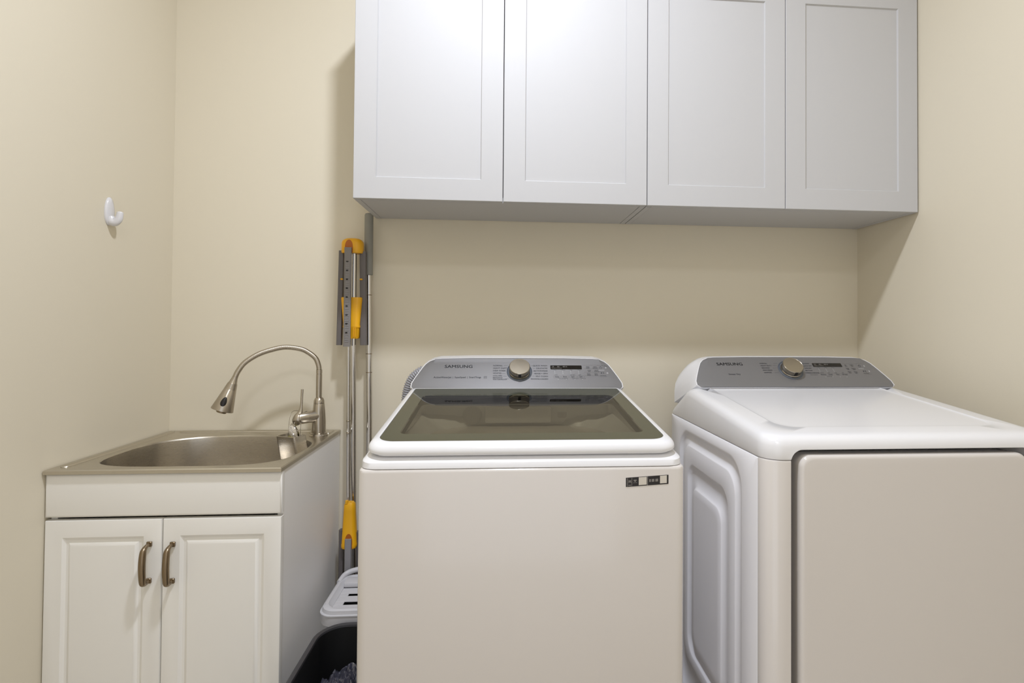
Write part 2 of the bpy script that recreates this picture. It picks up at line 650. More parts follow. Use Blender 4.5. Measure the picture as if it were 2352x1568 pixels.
fin('aerator', b, M['antique'], hd)
# black oval button on the side of the spray head that faces the room
side = (Vector((0.32, -1, 0.20)) - ax * ax.dot(Vector((0.32, -1, 0.20)))).normalized()
tang = ax.cross(side)
b = nb()
slope = (0.0335 - 0.0187) / (0.1095 - 0.042)
loops = []
for s, hh in ((1.0, -0.0015), (0.96, 0.0012), (0.80, 0.0022), (0.4, 0.0030), (0.02, 0.0031)):
    L = []
    for k in range(24):
        a = 2 * math.pi * k / 24
        hgt = 0.0805 + 0.0155 * s * math.cos(a)
        wd = (0.0088 + 0.0022 * math.cos(a)) * s * math.sin(a)
        rr = 0.0187 + (hgt - 0.042) * slope
        ang = wd / rr
        L.append(org + ax * hgt + (side * math.cos(ang) + tang * math.sin(ang)) * (rr + hh))
    loops.append(L)
loft(b, loops, cap1=True)
fin('spray_button', b, M['blackbtn'], hd, smooth=60)
# valve barrel with lever
va = (Vector((0.4960, -0.168, 0.9330)) - Vector((FX, FY, 0.9370))).normalized()
b = nb()
lathe(b, [(0.0200, 0.0), (0.0205, 0.02), (0.0203, 0.036), (0.0197, 0.0365), (0.0197, 0.038), (0.0203, 0.0385), (0.0198, 0.066), (0.0185, 0.070)],
      (FX, FY, 0.9350), va, n=32)
fin('valve_barrel', b, M['nickel'], t, smooth=30)
b = nb()
e0 = Vector((FX, FY, 0.935)) + va * 0.072
pl = [e0 + Vector((0.004, 0.002, -0.020)), e0 + Vector((0.000, 0, -0.008)), e0 + Vector((0.002, 0, 0.006)), e0 + Vector((0.008, 0.004, 0.022)),
      e0 + Vector((0.0105, 0.006, 0.045)), e0 + Vector((0.011, 0.008, 0.075)), e0 + Vector((0.0115, 0.009, 0.098))]
tube(b, catmull(pl, 4), [0.011 + (0.0165 - 0.011) * math.sin(math.pi * min(1, i / 10.0)) if i < 11 else max(0.0036, 0.0105 - 0.0012 * (i - 10)) if i < 16 else 0.0042 for i in range(25)],
     14, True, flat=0.75, ref=(1, 0, 0))
fin('lever', b, M['nickel'], t, smooth=60)

# ------------------------------------------------------------------ caddy hanging in the bowl corner
ctop = [Vector((0.4480, -0.2050, 0.8825)), Vector((0.5195, -0.2350, 0.8825)), Vector((0.5410, -0.1820, 0.8825)), Vector((0.4695, -0.1520, 0.8825))]
cc = sum(ctop, Vector()) / 4
t = thing('sink_caddy', 'small square stainless steel caddy hung inside the sink corner', 'caddy', (cc.x, cc.y, 0.80))
ex = (ctop[1] - ctop[0])
ey = (ctop[3] - ctop[0])
lx, ly = ex.length, ey.length
ex.normalize()
ey.normalize()


def crr(ins, z, sh):
    return [cc + ex * x + ey * y + Vector((sh, 0, z - cc.z)) for x, y in
            rrect(-lx / 2 + ins, lx / 2 - ins, -ly / 2 + ins, ly / 2 - ins, 0.009, 4)]


b = nb()
loft(b, [crr(0.0022, 0.806, 0.0135), crr(0.0022, 0.8815, 0.0005), crr(0.0012, 0.8828, 0), crr(0, 0.8820, 0),
         crr(0, 0.808, 0.013), crr(0.004, 0.803, 0.0135)], cap0=True, cap1=True)
fin('basket', b, M['steel'], t, smooth=40)
b = nb()
for (zz, off) in ((0.868, -0.018), (0.852, 0.006), (0.838, -0.008), (0.826, 0.012), (0.818, -0.016)):
    for k in range(5):
        q = cc + ex * (off + 0.006 * k - 0.006) - ey * (ly / 2 + 0.0003) + Vector((0.0135 * (0.8828 - zz) / 0.0768, 0, zz + 0.002 * ((k * 7) % 3) - cc.z))
        lathe(b, [(0.0009, 0), (0.0007, 0.0003)], q, -ey, n=6)
fin('drain_holes', b, M['inkw'], t, kind='stuff')
for dx, dy in ((-0.030, 0.020), (0.014, 0.026)):
    b = nb()
    q = cc + ex * dx + ey * dy
    tube(b, catmull([q + Vector((0, 0, -0.03)), q + Vector((0, 0.002, 0.02)), q + Vector((0.001, 0.010, 0.056)), q + Vector((0.006, 0.024, 0.071)),
                     q + Vector((0.020, 0.050, 0.066)), q + Vector((0.030, 0.066, 0.052))], 6), 0.0011, 6)
    fin('hanging_wire', b, M['chrome'], t)

st = Vector((0.5020, -0.1960, 0.8950))
t = thing('sink_strainer', 'round wire mesh sink strainer standing in the steel caddy', 'strainer', st)
sax = Vector((-0.62, -0.55, -0.30)).normalized()
b = nb()
lathe(b, [(0.0265, -0.001), (0.0275, 0.0), (0.0235, 0.002), (0.0235, 0.004)], st - sax * 0.006, sax, n=28, cap0=False, cap1=False)
fin('rim', b, M['chrome'], t)
b = nb()
for k in range(14):
    a = math.pi * k / 14
    u = sax.orthogonal().normalized()
    v = sax.cross(u)
    d = u * math.cos(a) + v * math.sin(a)
    tube(b, [st - sax * 0.004 + d * (0.0215 * math.cos(p)) + sax * (0.016 * math.sin(p)) for p in [math.pi * i / 12 for i in range(13)]], 0.0006, 4)
for k in range(1, 7):
    p = math.pi / 2 * k / 7
    lathe(b, [(0.0215 * math.cos(p) + 0.0006, 0.016 * math.sin(p) - 0.0006), (0.0215 * math.cos(p) + 0.0006, 0.016 * math.sin(p) + 0.0006)],
          st - sax * 0.004, sax, n=24, cap0=False, cap1=False)
fin('mesh_dome', b, M['bucketw'], t, smooth=0, kind='stuff')
b = nb()
q = cc + ex * -0.018 + ey * 0.012
box(b, q.x - 0.016, q.x + 0.016, q.y - 0.011, q.y + 0.011, 0.825, 0.872, 0.004, 2)
fin('scrub_sponge', b, M['sponge'], label='little yellow-green sponge tucked inside the steel caddy', cat='sponge')

# ------------------------------------------------------------------ console shared by both machines
E46 = math.radians(46)
PUP = Vector((0, math.sin(E46), math.cos(E46)))
PN = Vector((0, -math.cos(E46), math.sin(E46)))
FACE = [(0, 0), (0.319, 0), (0.3275, 0.010), (0.3270, 0.026), (0.3185, 0.048), (0.3100, 0.068), (0.3010, 0.088), (0.2935, 0.1025),
        (0.2825, 0.1150), (0.267, 0.1230), (0.245, 0.1275), (0.15, 0.1300), (0, 0.1305)]


def full(half):
    return half + [(-x, z) for x, z in reversed(half[1:-1])]


def offs(poly, d):
    n = len(poly)
    out = []
    for i in range(n):
        a, c = Vector(poly[i - 1] + (0,)), Vector(poly[(i + 1) % n] + (0,))
        t = (c - a).normalized()
        out.append((poly[i][0] + t.y * d, poly[i][1] - t.x * d))
    return out


def offs_up(poly, d):
    """outward offset that leaves the bottom edge where it is"""
    return [(x, max(z, -0.0004)) for x, z in offs(poly, d)]


def console(parent, cx, yF, zF, yb, zb0, hb, zb1, washer):
    O = Vector((cx, yF, zF))

    def F(x, s, n=0.0):
        return O + Vector((x, 0, 0)) + PUP * s + PN * n
    hs = hb / 0.343
    back = [(0, zb0), (0.32 * hs, zb0), (0.343 * hs, zb0 + 0.006), (0.343 * hs, zb0 + 0.02), (0.343 * hs, zb0 + 0.04), (0.343 * hs, zb1 - 0.098),
            (0.340 * hs, zb1 - 0.073), (0.331 * hs, zb1 - 0.051), (0.314 * hs, zb1 - 0.030), (0.290 * hs, zb1 - 0.013), (0.262 * hs, zb1 - 0.004),
            (0.15, zb1 - 0.001), (0, zb1)]
    fp = full(FACE)
    bp = [Vector((cx + x, yb, z)) for x, z in full(back)]
    L0 = [F(x, s, -0.002) for x, s in offs_up(fp, 0.0004)]
    L1 = [F(x, s, 0.0012) for x, s in offs_up(fp, 0.0010)]
    L2 = [F(x, s, 0.0010) for x, s in offs_up(fp, 0.0030)]
    L3 = [F(x, s, -0.0025) for x, s in offs_up(fp, 0.0052)]
    mids = []
    for k, t in enumerate((0.25, 0.5, 0.75, 0.92)):
        bul = (0.008, 0.013, 0.012, 0.006)[k]
        L = []
        for i, (p, q) in enumerate(zip(L3, bp)):
            v = p.lerp(q, t)
            if FACE[min(i, len(fp) - i)][1] > 0.02:
                v += Vector((0, 0, bul))
            L.append(v)
        mids.append(L)
    b = nb()
    loft(b, [L0, L1, L2, L3] + mids + [bp, [Vector((cx + (v.x - cx) * 0.9, v.y, zb0 + 0.01 + (v.z - zb0) * 0.9)) for v in bp]], cap0=True, cap1=True)
    co = fin('console_shell', b, M['plastic'], parent, smooth=45)
    # silver face: flat middle with a bent facet at either end
    inner = []
    for x, s in fp:
        k = 1 if x >= 0 else -1
        lim = 0.313 - 0.22 * s - (0.020 if s > 0.001 else 0.008)
        inner.append((k * min(abs(x), lim), min(s, 0.1255)))
    b = nb()
    loft(b, [[F(x, s, -0.0015) for x, s in fp], [F(x, s, 0.0000) for x, s in fp], [F(x, s, 0.0004) for x, s in fp]])
    loft(b, [[F(x, s, 0.0004) for x, s in fp], [F(x, s, 0.0042) for x, s in inner]], cap1=True)
    bmesh.ops.remove_doubles(b, verts=b.verts[:], dist=1e-5)
    pa = fin('control_panel', b, M['panel'], parent, smooth=12)
    T = 0.0046

    def mtx(x, s, n=T):
        o_ = F(x, s, n)
        m = Matrix(((1, PUP.x, PN.x, o_.x), (0, PUP.y, PN.y, o_.y), (0, PUP.z, PN.z, o_.z), (0, 0, 0, 1)))
        return m

    def quad(bm, x0, x1, s0, s1, n=T):
        vs_ = [bm.verts.new(F(x, s, n)) for x, s in ((x0, s0), (x1, s0), (x1, s1), (x0, s1))]
        bm.faces.new(vs_)
    # knob
    kc = (0.004 if washer else 0.0, 0.0695)
    b = nb()
    lathe(b, [(0.0405, 0.0), (0.0405, 0.0015), (0.0385, 0.0022), (0.0375, 0.0012)], F(kc[0], kc[1], 0.0042), PN, n=48)
    kr = fin('knob_ring', b, M['ring'], pa, smooth=40)
    b = nb()
    lathe(b, [(0.0335, 0.0008), (0.0335, 0.004), (0.0322, 0.006), (0.0330, 0.0235), (0.0322, 0.0250), (0.0318, 0.0252), (0.0310, 0.0246), (0.001, 0.0250)], F(kc[0], kc[1], 0.0045), PN, n=48)
    fin('knob', b, M['knobtop'], pa, smooth=30)
    b = nb()
    a_ = F(kc[0], kc[1], 0.0045)
    for dn in (0.0,):
        c_ = a_ + PN * 0.016 - PUP * 0.0329
        vs_ = [c_ + Vector((dx, 0, 0)) + PN * dnn - PUP * 0.0006 for dx, dnn in ((-0.0045, -0.006), (0.0045, -0.006), (0.0045, 0.0085), (-0.0045, 0.0085))]
        vv = [b.verts.new(v) for v in vs_] + [b.verts.new(v + PUP * 0.002) for v in vs_]
        b.faces.new(vv[:4])
        for i in range(4):
            b.faces.new((vv[i], vv[(i + 1) % 4], vv[4 + (i + 1) % 4], vv[4 + i]))
    fin('knob_marker', b, M['blackbtn'], pa, smooth=0)
    # display
    dx0, dx1, ds0, ds1 = (0.1040, 0.2060, 0.0795, 0.0960) if washer else (0.0850, 0.1860, 0.0840, 0.1000)
    b = nb()
    loft(b, [[F(x, s, 0.0040) for x, s in rrect(dx0, dx1, ds0, ds1, 0.002, 2)], [F(x, s, 0.0048) for x, s in rrect(dx0, dx1, ds0, ds1, 0.002, 2)]], cap1=True)
    di = fin('display', b, M['screen'], pa, smooth=0)
    b = nb()
    for k, w in enumerate((0.010, 0.004, 0.012, 0.004, 0.014, 0.005)):
        text(b, ('18', ':', '88', ':', '88', 'H')[k] if k < 6 else '', 0.0075, mtx(dx0 + 0.004 + 0.009 * k, ds1 - 0.0060, 0.0050))
    text(b, 'Smart Control', 0.0055, mtx(dx0 + 0.004, ds0 + 0.0045, 0.0050))
    fin('display_segments', b, M['stkg'], di, smooth=0, kind='stuff')
    # logo and model words
    b = nb()
    lx_, ls_ = (-0.1890, 0.0905) if washer else (-0.1990, 0.0950)
    text(b, 'SAMSUNG', 0.0172, mtx(lx_, ls_), 'CENTER', 0.025, 1.13)
    fin('brand_lettering', b, M['inklogo'], pa, smooth=0, kind='stuff')
    b = nb()
    h = 0.0074
    if washer:
        text(b, 'ActiveWaterJet', 0.0092, mtx(-0.264, 0.0455), 'LEFT', 0.02, 0.95)
        text(b, '|  SuperSpeed', 0.0092, mtx(-0.205, 0.0455), 'LEFT', 0.02, 0.80)
        text(b, '|  SmartThings', 0.0092, mtx(-0.160, 0.0455), 'LEFT', 0.02, 0.80)
        for q in (rrect(-0.1080, -0.0990, 0.0405, 0.0500, 0.001, 2),):
            L = [F(x, s, T) for x, s in q]
            L2_ = [F(x * 1.0, s, T) for x, s in offs(q, -0.0007)]
            loft(b, [L, L2_])
        text(b, 'WiFi', 0.0045, mtx(-0.1035, 0.0455), 'CENTER')
        left = ['NORMAL', 'HEAVY DUTY', 'DEEP WASH', 'WHITES', 'COLORS']
        right = ['QUICK WASH', 'DELICATES', 'ACTIVEWEAR', 'RINSE + SPIN', 'SELF CLEAN', 'DOWNLOADED']
        for i, w in enumerate(left):
            s = 0.0945 - 0.0107 * i
            text(b, w, h, mtx(-0.0800, s), 'LEFT', 0.02)
        text(b, 'BEDDING/', h * .9, mtx(-0.0800, 0.0435), 'LEFT', 0.02)
        text(b, 'WATERPROOF', h * .9, mtx(-0.0800, 0.0368), 'LEFT', 0.02)
        for i, w in enumerate(right):
            s = 0.0945 - 0.0112 * i
            text(b, w, h, mtx(0.0945, s), 'RIGHT', 0.02)
        for i in range(6):
            s = 0.0945 - 0.0110 * i
            r = math.sqrt(max(0, 0.045 ** 2 - (s - 0.0695) ** 2))
            quad(b, kc[0] - r - 0.012, kc[0] - r, s - 0.0002, s + 0.0002)
            quad(b, kc[0] + r, kc[0] + r + 0.008, s - 0.0002, s + 0.0002)
        cols = [('Hot', 'Cold', 'Temp.'), ('Extra', '1', 'Rinse'), ('High', 'No Spin', 'Spin'), ('Heavy', 'Light', 'Soil')]
        for i, (a1, a2, a3) in enumerate(cols):
            x = 0.1190 + 0.0255 * i
            text(b, a1, 0.0045, mtx(x - 0.004, 0.0765), 'LEFT')
            text(b, a2, 0.0045, mtx(x - 0.003, 0.0560), 'LEFT')
            text(b, a3, 0.0058, mtx(x + 0.004, 0.0478), 'CENTER', 0.02)
            q = rrect(x - 0.0075, x + 0.0155, 0.0436, 0.0520, 0.0015, 2)
            loft(b, [[F(x_, s_, T) for x_, s_ in q], [F(x_, s_, T) for x_, s_ in offs(q, -0.0003)]])
        text(b, '* 3 sec. for Delicate', 0.0038, mtx(0.126, 0.0402), 'LEFT')
        text(b, '* Smart Care', 0.0038, mtx(0.170, 0.0402), 'LEFT')
        text(b, '* Child Lock', 0.0038, mtx(0.195, 0.0402), 'LEFT')
        gx = [0.2260, 0.2500]
        rows = [('Deep', 'Steam', 'Fabric', 'Softener'), ('Delay', 'End', 'Smart', 'Control'), ('Super', 'Speed', 'Extra', 'Rinse')]
        for i, rw in enumerate(rows):
            s = 0.0905 - 0.0150 * i
            for j in range(2):
                text(b, rw[2 * j], 0.0048, mtx(gx[j] + 0.003 * (i % 2), s), 'CENTER', 0.015)
                text(b, rw[2 * j + 1], 0.0048, mtx(gx[j] + 0.003 * (i % 2), s - 0.0050), 'CENTER', 0.015)
            quad(b, 0.212, 0.262, s - 0.0083, s - 0.0080)
        quad(b, 0.212, 0.262, 0.0970, 0.0973)
        quad(b, 0.2580, 0.2830, 0.0958, 0.0962)
        quad(b, 0.2610, 0.2840, 0.0480, 0.0484)
        text(b, 'Power', 0.0042, mtx(0.2810, 0.0948), 'LEFT')
        text(b, 'Start/Pause', 0.0042, mtx(0.2720, 0.0530), 'CENTER', 0.02)
        pw, py = (0.2680, 0.0865), (0.2708, 0.0640)
    else:
        text(b, 'Sensor Dry', 0.0086, mtx(-0.2155, 0.0514), 'LEFT', 0.02, 1.0)
        left = ['NORMAL', 'HEAVY DUTY', 'BEDDING', 'PERM PRESS', 'SANITIZE']
        right = ['DELICATES', 'QUICK DRY', 'TIME DRY', 'AIR FLUFF', 'WRINKLE RELEASE']
        for i, w in enumerate(left):
            text(b, w, 0.0062, mtx(-0.0960 + 0.0005 * i, 0.0985 - 0.0100 * i), 'LEFT', 0.02)
        for i, w in enumerate(right):
            text(b, w, 0.0058, mtx(0.0455 + (0.001, 0.004, 0.005, 0.004, 0.000)[i], 0.0980 - 0.0102 * i), 'LEFT', 0.02)
        text(b, 'Smart Control', 0.0042, mtx(0.060, 0.0490), 'LEFT')
        for i in range(5):
            s = 0.0985 - 0.0100 * i
            r = math.sqrt(max(0, 0.045 ** 2 - (s - 0.0695) ** 2))
            quad(b, kc[0] - r - 0.014, kc[0] - r, s - 0.0002, s + 0.0002)
        cols = [('Very', 'Damp', 'Dryness'), ('High', 'Low', 'Temp.'), ('Extra', 'Less', 'Time'), ('', 'Off', 'Wrinkle')]
        for i, (a1, a2, a3) in enumerate(cols):
            x = 0.1010 + 0.0245 * i
            if a1:
                text(b, a1, 0.0045, mtx(x - 0.004, 0.0800), 'LEFT')
            text(b, a2, 0.0045, mtx(x - 0.003, 0.0585), 'LEFT')
            text(b, a3, 0.0055, mtx(x + 0.004, 0.0500), 'CENTER', 0.02)
            quad(b, x - 0.007, x + 0.015, 0.0544, 0.0547)
        text(b, '* Child Lock', 0.0038, mtx(0.112, 0.0430), 'LEFT')
        rows = [('Eco', 'Dry', 'Fabric', 'Care'), ('Delay', 'End', 'Reduce', 'Static'), ('Adjust', 'Time', 'Drum', 'Light')]
        for i, rw in enumerate(rows):
            s = 0.0925 - 0.0150 * i
            for j in range(2):
                text(b, rw[2 * j], 0.0048, mtx(0.2000 + 0.0215 * j, s), 'CENTER', 0.015)
                text(b, rw[2 * j + 1], 0.0048, mtx(0.2000 + 0.0215 * j, s - 0.0050), 'CENTER', 0.015)
        quad(b, 0.190, 0.262, 0.0985, 0.0988)
        quad(b, 0.247, 0.272, 0.0520, 0.0524)
        text(b, 'Start/Pause', 0.0042, mtx(0.2555, 0.0560), 'CENTER', 0.02)
        pw, py = (0.2470, 0.0880), (0.2535, 0.0650)
    # power ring and play/pause marks
    lathe(b, [(0.0046, 0), (0.0038, 0)], F(pw[0], pw[1], T), PN, n=18, cap0=False, cap1=False)
    quad(b, pw[0] - 0.0004, pw[0] + 0.0004, pw[1] + 0.001, pw[1] + 0.0056)
    v3 = [b.verts.new(F(py[0] + x, py[1] + s, T)) for x, s in ((-0.005, -0.003), (0.0005, 0), (-0.005, 0.003))]
    b.faces.new(v3)
    quad(b, py[0] + 0.002, py[0] + 0.0030, py[1] - 0.003, py[1] + 0.003)
    quad(b, py[0] + 0.0042, py[0] + 0.0052, py[1] - 0.003, py[1] + 0.003)
    fin('printed_words', b, M['ink'], pa, smooth=0, kind='stuff')
    # small white indicator marks
    b = nb()
    if washer:
        for i in range(4):
            for k in range(4):
                x = 0.1165 + 0.0255 * i
                quad(b, x, x + 0.0016, 0.0725 - 0.0042 * k, 0.0733 - 0.0042 * k)
        for x in (0.121, 0.147, 0.174, 0.199):
            quad(b, x + 0.004, x + 0.0056, 0.0368, 0.0376)
        quad(b, 0.2600, 0.2790, 0.0755, 0.0762)
    else:
        for i in range(3):
            for k in range(4):
                x = 0.0980 + 0.0245 * i
                quad(b, x, x + 0.0016, 0.0760 - 0.0044 * k, 0.0768 - 0.0044 * k)
        for x in (0.108, 0.132, 0.157, 0.180):
            quad(b, x, x + 0.0016, 0.0395, 0.0403)
        quad(b, 0.2380, 0.2570, 0.0760, 0.0766)
    text(b, '))', 0.0075, mtx(pw[0] + 0.014, pw[1]), 'LEFT')
    text(b, '))', 0.0075, mtx(py[0] + 0.014, py[1]), 'LEFT')
    fin('indicator_marks', b, M['inkw'], pa, smooth=0, kind='stuff')
    return co


# ------------------------------------------------------------------ washing machine
WX, WH = 1.2372, 0.343
WF, WB = -0.930, -0.180
t = thing('washing_machine', 'white top-load washing machine with a dark glass lid and silver control panel', 'washing machine', (WX, -0.55, 0))
b = nb()


def wl(i, z, f=0.0):
    return [Vector((x, y, z)) for x, y in rrect(WX - WH + i, WX + WH - i, WF + i + f, WB - i, (0.022, 0.022, 0.01, 0.01), 6)]


loft(b, [wl(0.002, 0.03), wl(0, 0.034), wl(0, 0.9455), wl(0.0010, 0.9500), wl(0.0035, 0.9522), wl(0.012, 0.9525)], True, True)
fin('cabinet_body', b, M['enamel'], t, smooth=40)
for sx in (-1, 1):
    for yy in (WF + 0.06, WB - 0.06):
        b = nb()
        lathe(b, [(0.022, 0.0), (0.022, 0.012), (0.010, 0.014), (0.010, 0.032)], (WX + sx * 0.29, yy, 0), n=16)
        fin('leveling_foot', b, M['black'], t)


def wtilt(y):
    if y < -0.42:
        return 0.095 * (y - WF)
    return 0.095 * (-0.42 - WF) * (y - WB) / (-0.42 - WB) + 0.0


def wc(i, h, w, r=0.034, yf=None, yb=None, fb=0.0):
    y0 = (WF + 0.002 + i) if yf is None else yf
    y1 = (WB - 0.001 - i) if yb is None else yb
    return [Vector((x, y, 0.953 + h + w * wtilt(y))) for x, y in
            rrect(WX - WH + 0.002 + i, WX + WH - 0.002 - i, y0, y1, (r, r, 0.012, 0.012), 6, sub=12)]


b = nb()
YB1 = -0.40
loft(b, [wc(0.001, 0.0, 0), wc(0, 0.0008, 0), wc(0.0012, 0.0115, 0.8), wc(0.003, 0.0133, 0.9), wc(0.014, 0.0205, 1, 0.04), wc(0.030, 0.0215, 1, 0.04),
         wc(0.056, 0.0215, 1, 0.04, -0.868, -0.44), wc(0.060, 0.0180, 1, 0.04, -0.864, -0.442), wc(0.062, -0.012, 0.3, 0.04, -0.862, -0.432)])
fin('top_cover', b, M['plastic'], t, smooth=40)
# basin plate with the round tub mouth
b = nb()
BX, BY, BR = WX, -0.655, 0.262
th2 = [2 * math.pi * i / 64 for i in range(64)]
X0, X1, Y0, Y1 = WX - 0.283, WX + 0.283, -0.866, -0.430
for cxn, cyn in ((X0, Y0), (X1, Y0), (X1, Y1), (X0, Y1)):
    th2.append(math.atan2(cyn - BY, cxn - BX) % (2 * math.pi))
th2.sort()


def sq(a, z):
    c, s = math.cos(a), math.sin(a)
    tx = ((X1 - BX) / c if c > 1e-9 else (X0 - BX) / c if c < -1e-9 else 1e9)
    ty = ((Y1 - BY) / s if s > 1e-9 else (Y0 - BY) / s if s < -1e-9 else 1e9)
    r = min(tx, ty)
    return Vector((BX + r * c, BY + r * s, z))


def cir(a, r, z):
    m = min(r, 10)
    p = Vector((BX + m * math.cos(a), BY + m * math.sin(a), z))
    p.y = max(min(p.y, Y1 + 0.0), Y0 + 0.0)
    return p


loft(b, [[sq(a, 0.992) for a in th2], [cir(a, 0.258, 0.950 - 0.004 * abs(math.cos(a))) for a in th2]])
fin('tub_surround', b, M['plastic'], t, smooth=40)
b = nb()
loft(b, [[cir(a, 0.258, 0.950 - 0.004 * abs(math.cos(a))) for a in th2], [cir(a, 0.250, 0.940) for a in th2], [cir(a, 0.245, 0.70) for a in th2],
         [cir(a, 0.20, 0.55) for a in th2], [cir(a, 0.02, 0.54) for a in th2]])
fin('wash_tub', b, M['tub'], t, smooth=40)
# detergent drawer and the small fittings on the rear inner wall
b = nb()
box(b, WX - 0.098, WX + 0.098, -0.452, -0.436, 0.962, 1.012, 0.004)
fin('detergent_drawer', b, M['plastic'], t)
b = nb()
lathe(b, [(0.028, 0), (0.028, 0.006), (0.024, 0.008)], (WX - 0.135, -0.4345, 0.985), (0, -1, 0), n=24)
fin('water_cap', b, M['bucket'], t)
b = nb()
loft(b, [[Vector((x, -0.434 - d, z)) for x, z in rrect(WX + 0.118, WX + 0.146, 0.975, 0.996, 0.007, 4)] for d in (0, 0.004)], cap1=True)
fin('inner_button', b, M['bucket'], t)
# lid
LB = 0.9715


def ltilt(y):
    return 0.097 * (y + 0.924)


def ll(i, h, rf=0.042, hx=0.331, y0=-0.924, y1=-0.3680):
    return [Vector((x, y, LB + h + ltilt(y))) for x, y in
            rrect(WX - hx + i, WX + hx - i, y0 + i, y1 - min(i, 0.004), (rf, rf, 0.006, 0.006), 8, sub=2)]


GX, GY0, GY1 = 0.3105, -0.902, -0.3755


def gl(i, h, hx=GX, y0=GY0, y1=GY1, r=0.036, rb=0.004):
    return [Vector((x, y, LB + h + ltilt(y))) for x, y in
            rrect(WX - hx + i, WX + hx - i, y0 + i, y1 - i, (r, r, rb, rb), 8, sub=2)]


lid = None
b = nb()
WIN = (0.2740, -0.850, -0.472)
loft(b, [gl(0, 0.004, WIN[0] + 0.004, WIN[1] - 0.004, WIN[2] + 0.004, 0.02, 0.02), ll(0.012, 0.0058), ll(0.0055, 0.0060), ll(0.0035, 0.0092), ll(0.0040, 0.0098), ll(0.0010, 0.0104),
         ll(0.0, 0.0130), ll(0.0006, 0.0190), ll(0.0035, 0.0250), ll(0.0085, 0.0292), ll(0.015, 0.0312), gl(-0.0015, 0.0320), gl(-0.0003, 0.0316),
         gl(0.0, 0.0250)])
lid = fin('lid', b, M['plastic'], t, smooth=50)
b = nb()
loft(b, [gl(0.0002, 0.0255), gl(0.0002, 0.0308), gl(0.0012, 0.0314), gl(0, 0.0314, WIN[0], WIN[1], WIN[2], 0.018, 0.018),
         gl(0, 0.0255, WIN[0], WIN[1], WIN[2], 0.018, 0.018), gl(0.0002, 0.0255)])
fin('glass_border', b, M['frit'], lid, smooth=6)
b = nb()
loft(b, [gl(0.0001, 0.0290, WIN[0], WIN[1], WIN[2], 0.018, 0.018), gl(0.0001, 0.0314, WIN[0], WIN[1], WIN[2], 0.018, 0.018)], cap1=True)
fin('glass_pane', b, M['glass'], lid, smooth=6)
console(t, WX + 0.003, -0.3725, 1.0525, -0.190, 0.985, 0.338, 1.132, True)
# ribbed drain hose behind the left corner
hp = catmull([(0.940, -0.150, 1.098), (0.912, -0.150, 1.092), (0.884, -0.150, 1.070), (0.869, -0.150, 1.040), (0.8615, -0.150, 1.005),
              (0.860, -0.150, 0.965), (0.862, -0.150, 0.90), (0.868, -0.145, 0.70), (0.880, -0.13, 0.45)], 22)
hr = resample(hp, 0.0019)
b = nb()
tube(b, hr, [(0.0128, 0.0160, 0.0165, 0.0134)[i % 4] for i in range(len(hr))], 14)
fin('drain_hose', b, M['hose'], t, smooth=75, label='grey ribbed drain hose')
# sticker
b = nb()
SXa, SXb = 1.4500, 1.5418


def stq(bm, u0, u1, v0, v1, off):
    vv = []
    for u, v in ((u0, v0), (u1, v0), (u1, v1), (u0, v1)):
        vv.append((SXa + (SXb - SXa) * u, 0.9105 + 0.0052 * u + 0.0193 * v))
    lo = [bm.verts.new((x, WF - 0.0001, z)) for x, z in vv]
    hi = [bm.verts.new((x, WF - off, z)) for x, z in vv]
    bm.faces.new(hi)
    for i in range(4):
        bm.faces.new((lo[i], lo[(i + 1) % 4], hi[(i + 1) % 4], hi[i]))


stq(b, 0, 1, 0, 1, 0.0004)
sk = fin('sticker', b, M['stk'], t, smooth=0, label='black rating sticker with two white squares')
b = nb()
stq(b, 0.30, 0.485, 0.10, 0.95, 0.0007)
fin('white_square', b, M['stkw'], sk, smooth=0)
b = nb()
stq(b, 0.80, 0.96, 0.12, 0.95, 0.0007)
fin('white_square', b, M['stkw'], sk, smooth=0)
b = nb()
for u0, u1, v0, v1 in ((0.03, 0.045, 0.05, 0.95), (0.135, 0.145, 0.05, 0.95), (0.03, 0.145, 0.42, 0.46), (0.06, 0.12, 0.52, 0.68), (0.06, 0.12, 0.12, 0.2),
                       (0.18, 0.25, 0.60, 0.72), (0.20, 0.23, 0.48, 0.6), (0.18, 0.195, 0.36, 0.42), (0.21, 0.225, 0.36, 0.42), (0.24, 0.255, 0.36, 0.42),
                       (0.545, 0.585, 0.36, 0.66), (0.605, 0.665, 0.36, 0.66), (0.69, 0.755, 0.36, 0.66), (0.495, 0.515, 0.02, 0.98)):
    stq(b, u0, u1, v0, v1, 0.0007)
fin('printed_symbols', b, M['stkg'], sk, smooth=0, kind='stuff')

# ------------------------------------------------------------------ dryer
DX0, DX1, DF, DBK, DZ = 1.775, 2.482, -0.893, -0.218, 0.9525
DCX = (DX0 + DX1) / 2
t = thing('clothes_dryer', 'white front-load clothes dryer with a large square door by the right wall', 'dryer', (DCX, -0.55, 0))
b = nb()
box(b, DX0 + 0.014, DX1 - 0.004, -0.812, DBK, 0.03, DZ - 0.001, 0.002, 1)
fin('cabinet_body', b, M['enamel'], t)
for sx in (-1, 1):
    for yy in (DF + 0.07, DBK - 0.06):
        b = nb()
        lathe(b, [(0.022, 0.0), (0.022, 0.012), (0.010, 0.014), (0.010, 0.034)], (DCX + sx * 0.29, yy, 0), n=16)
        fin('leveling_foot', b, M['black'], t)


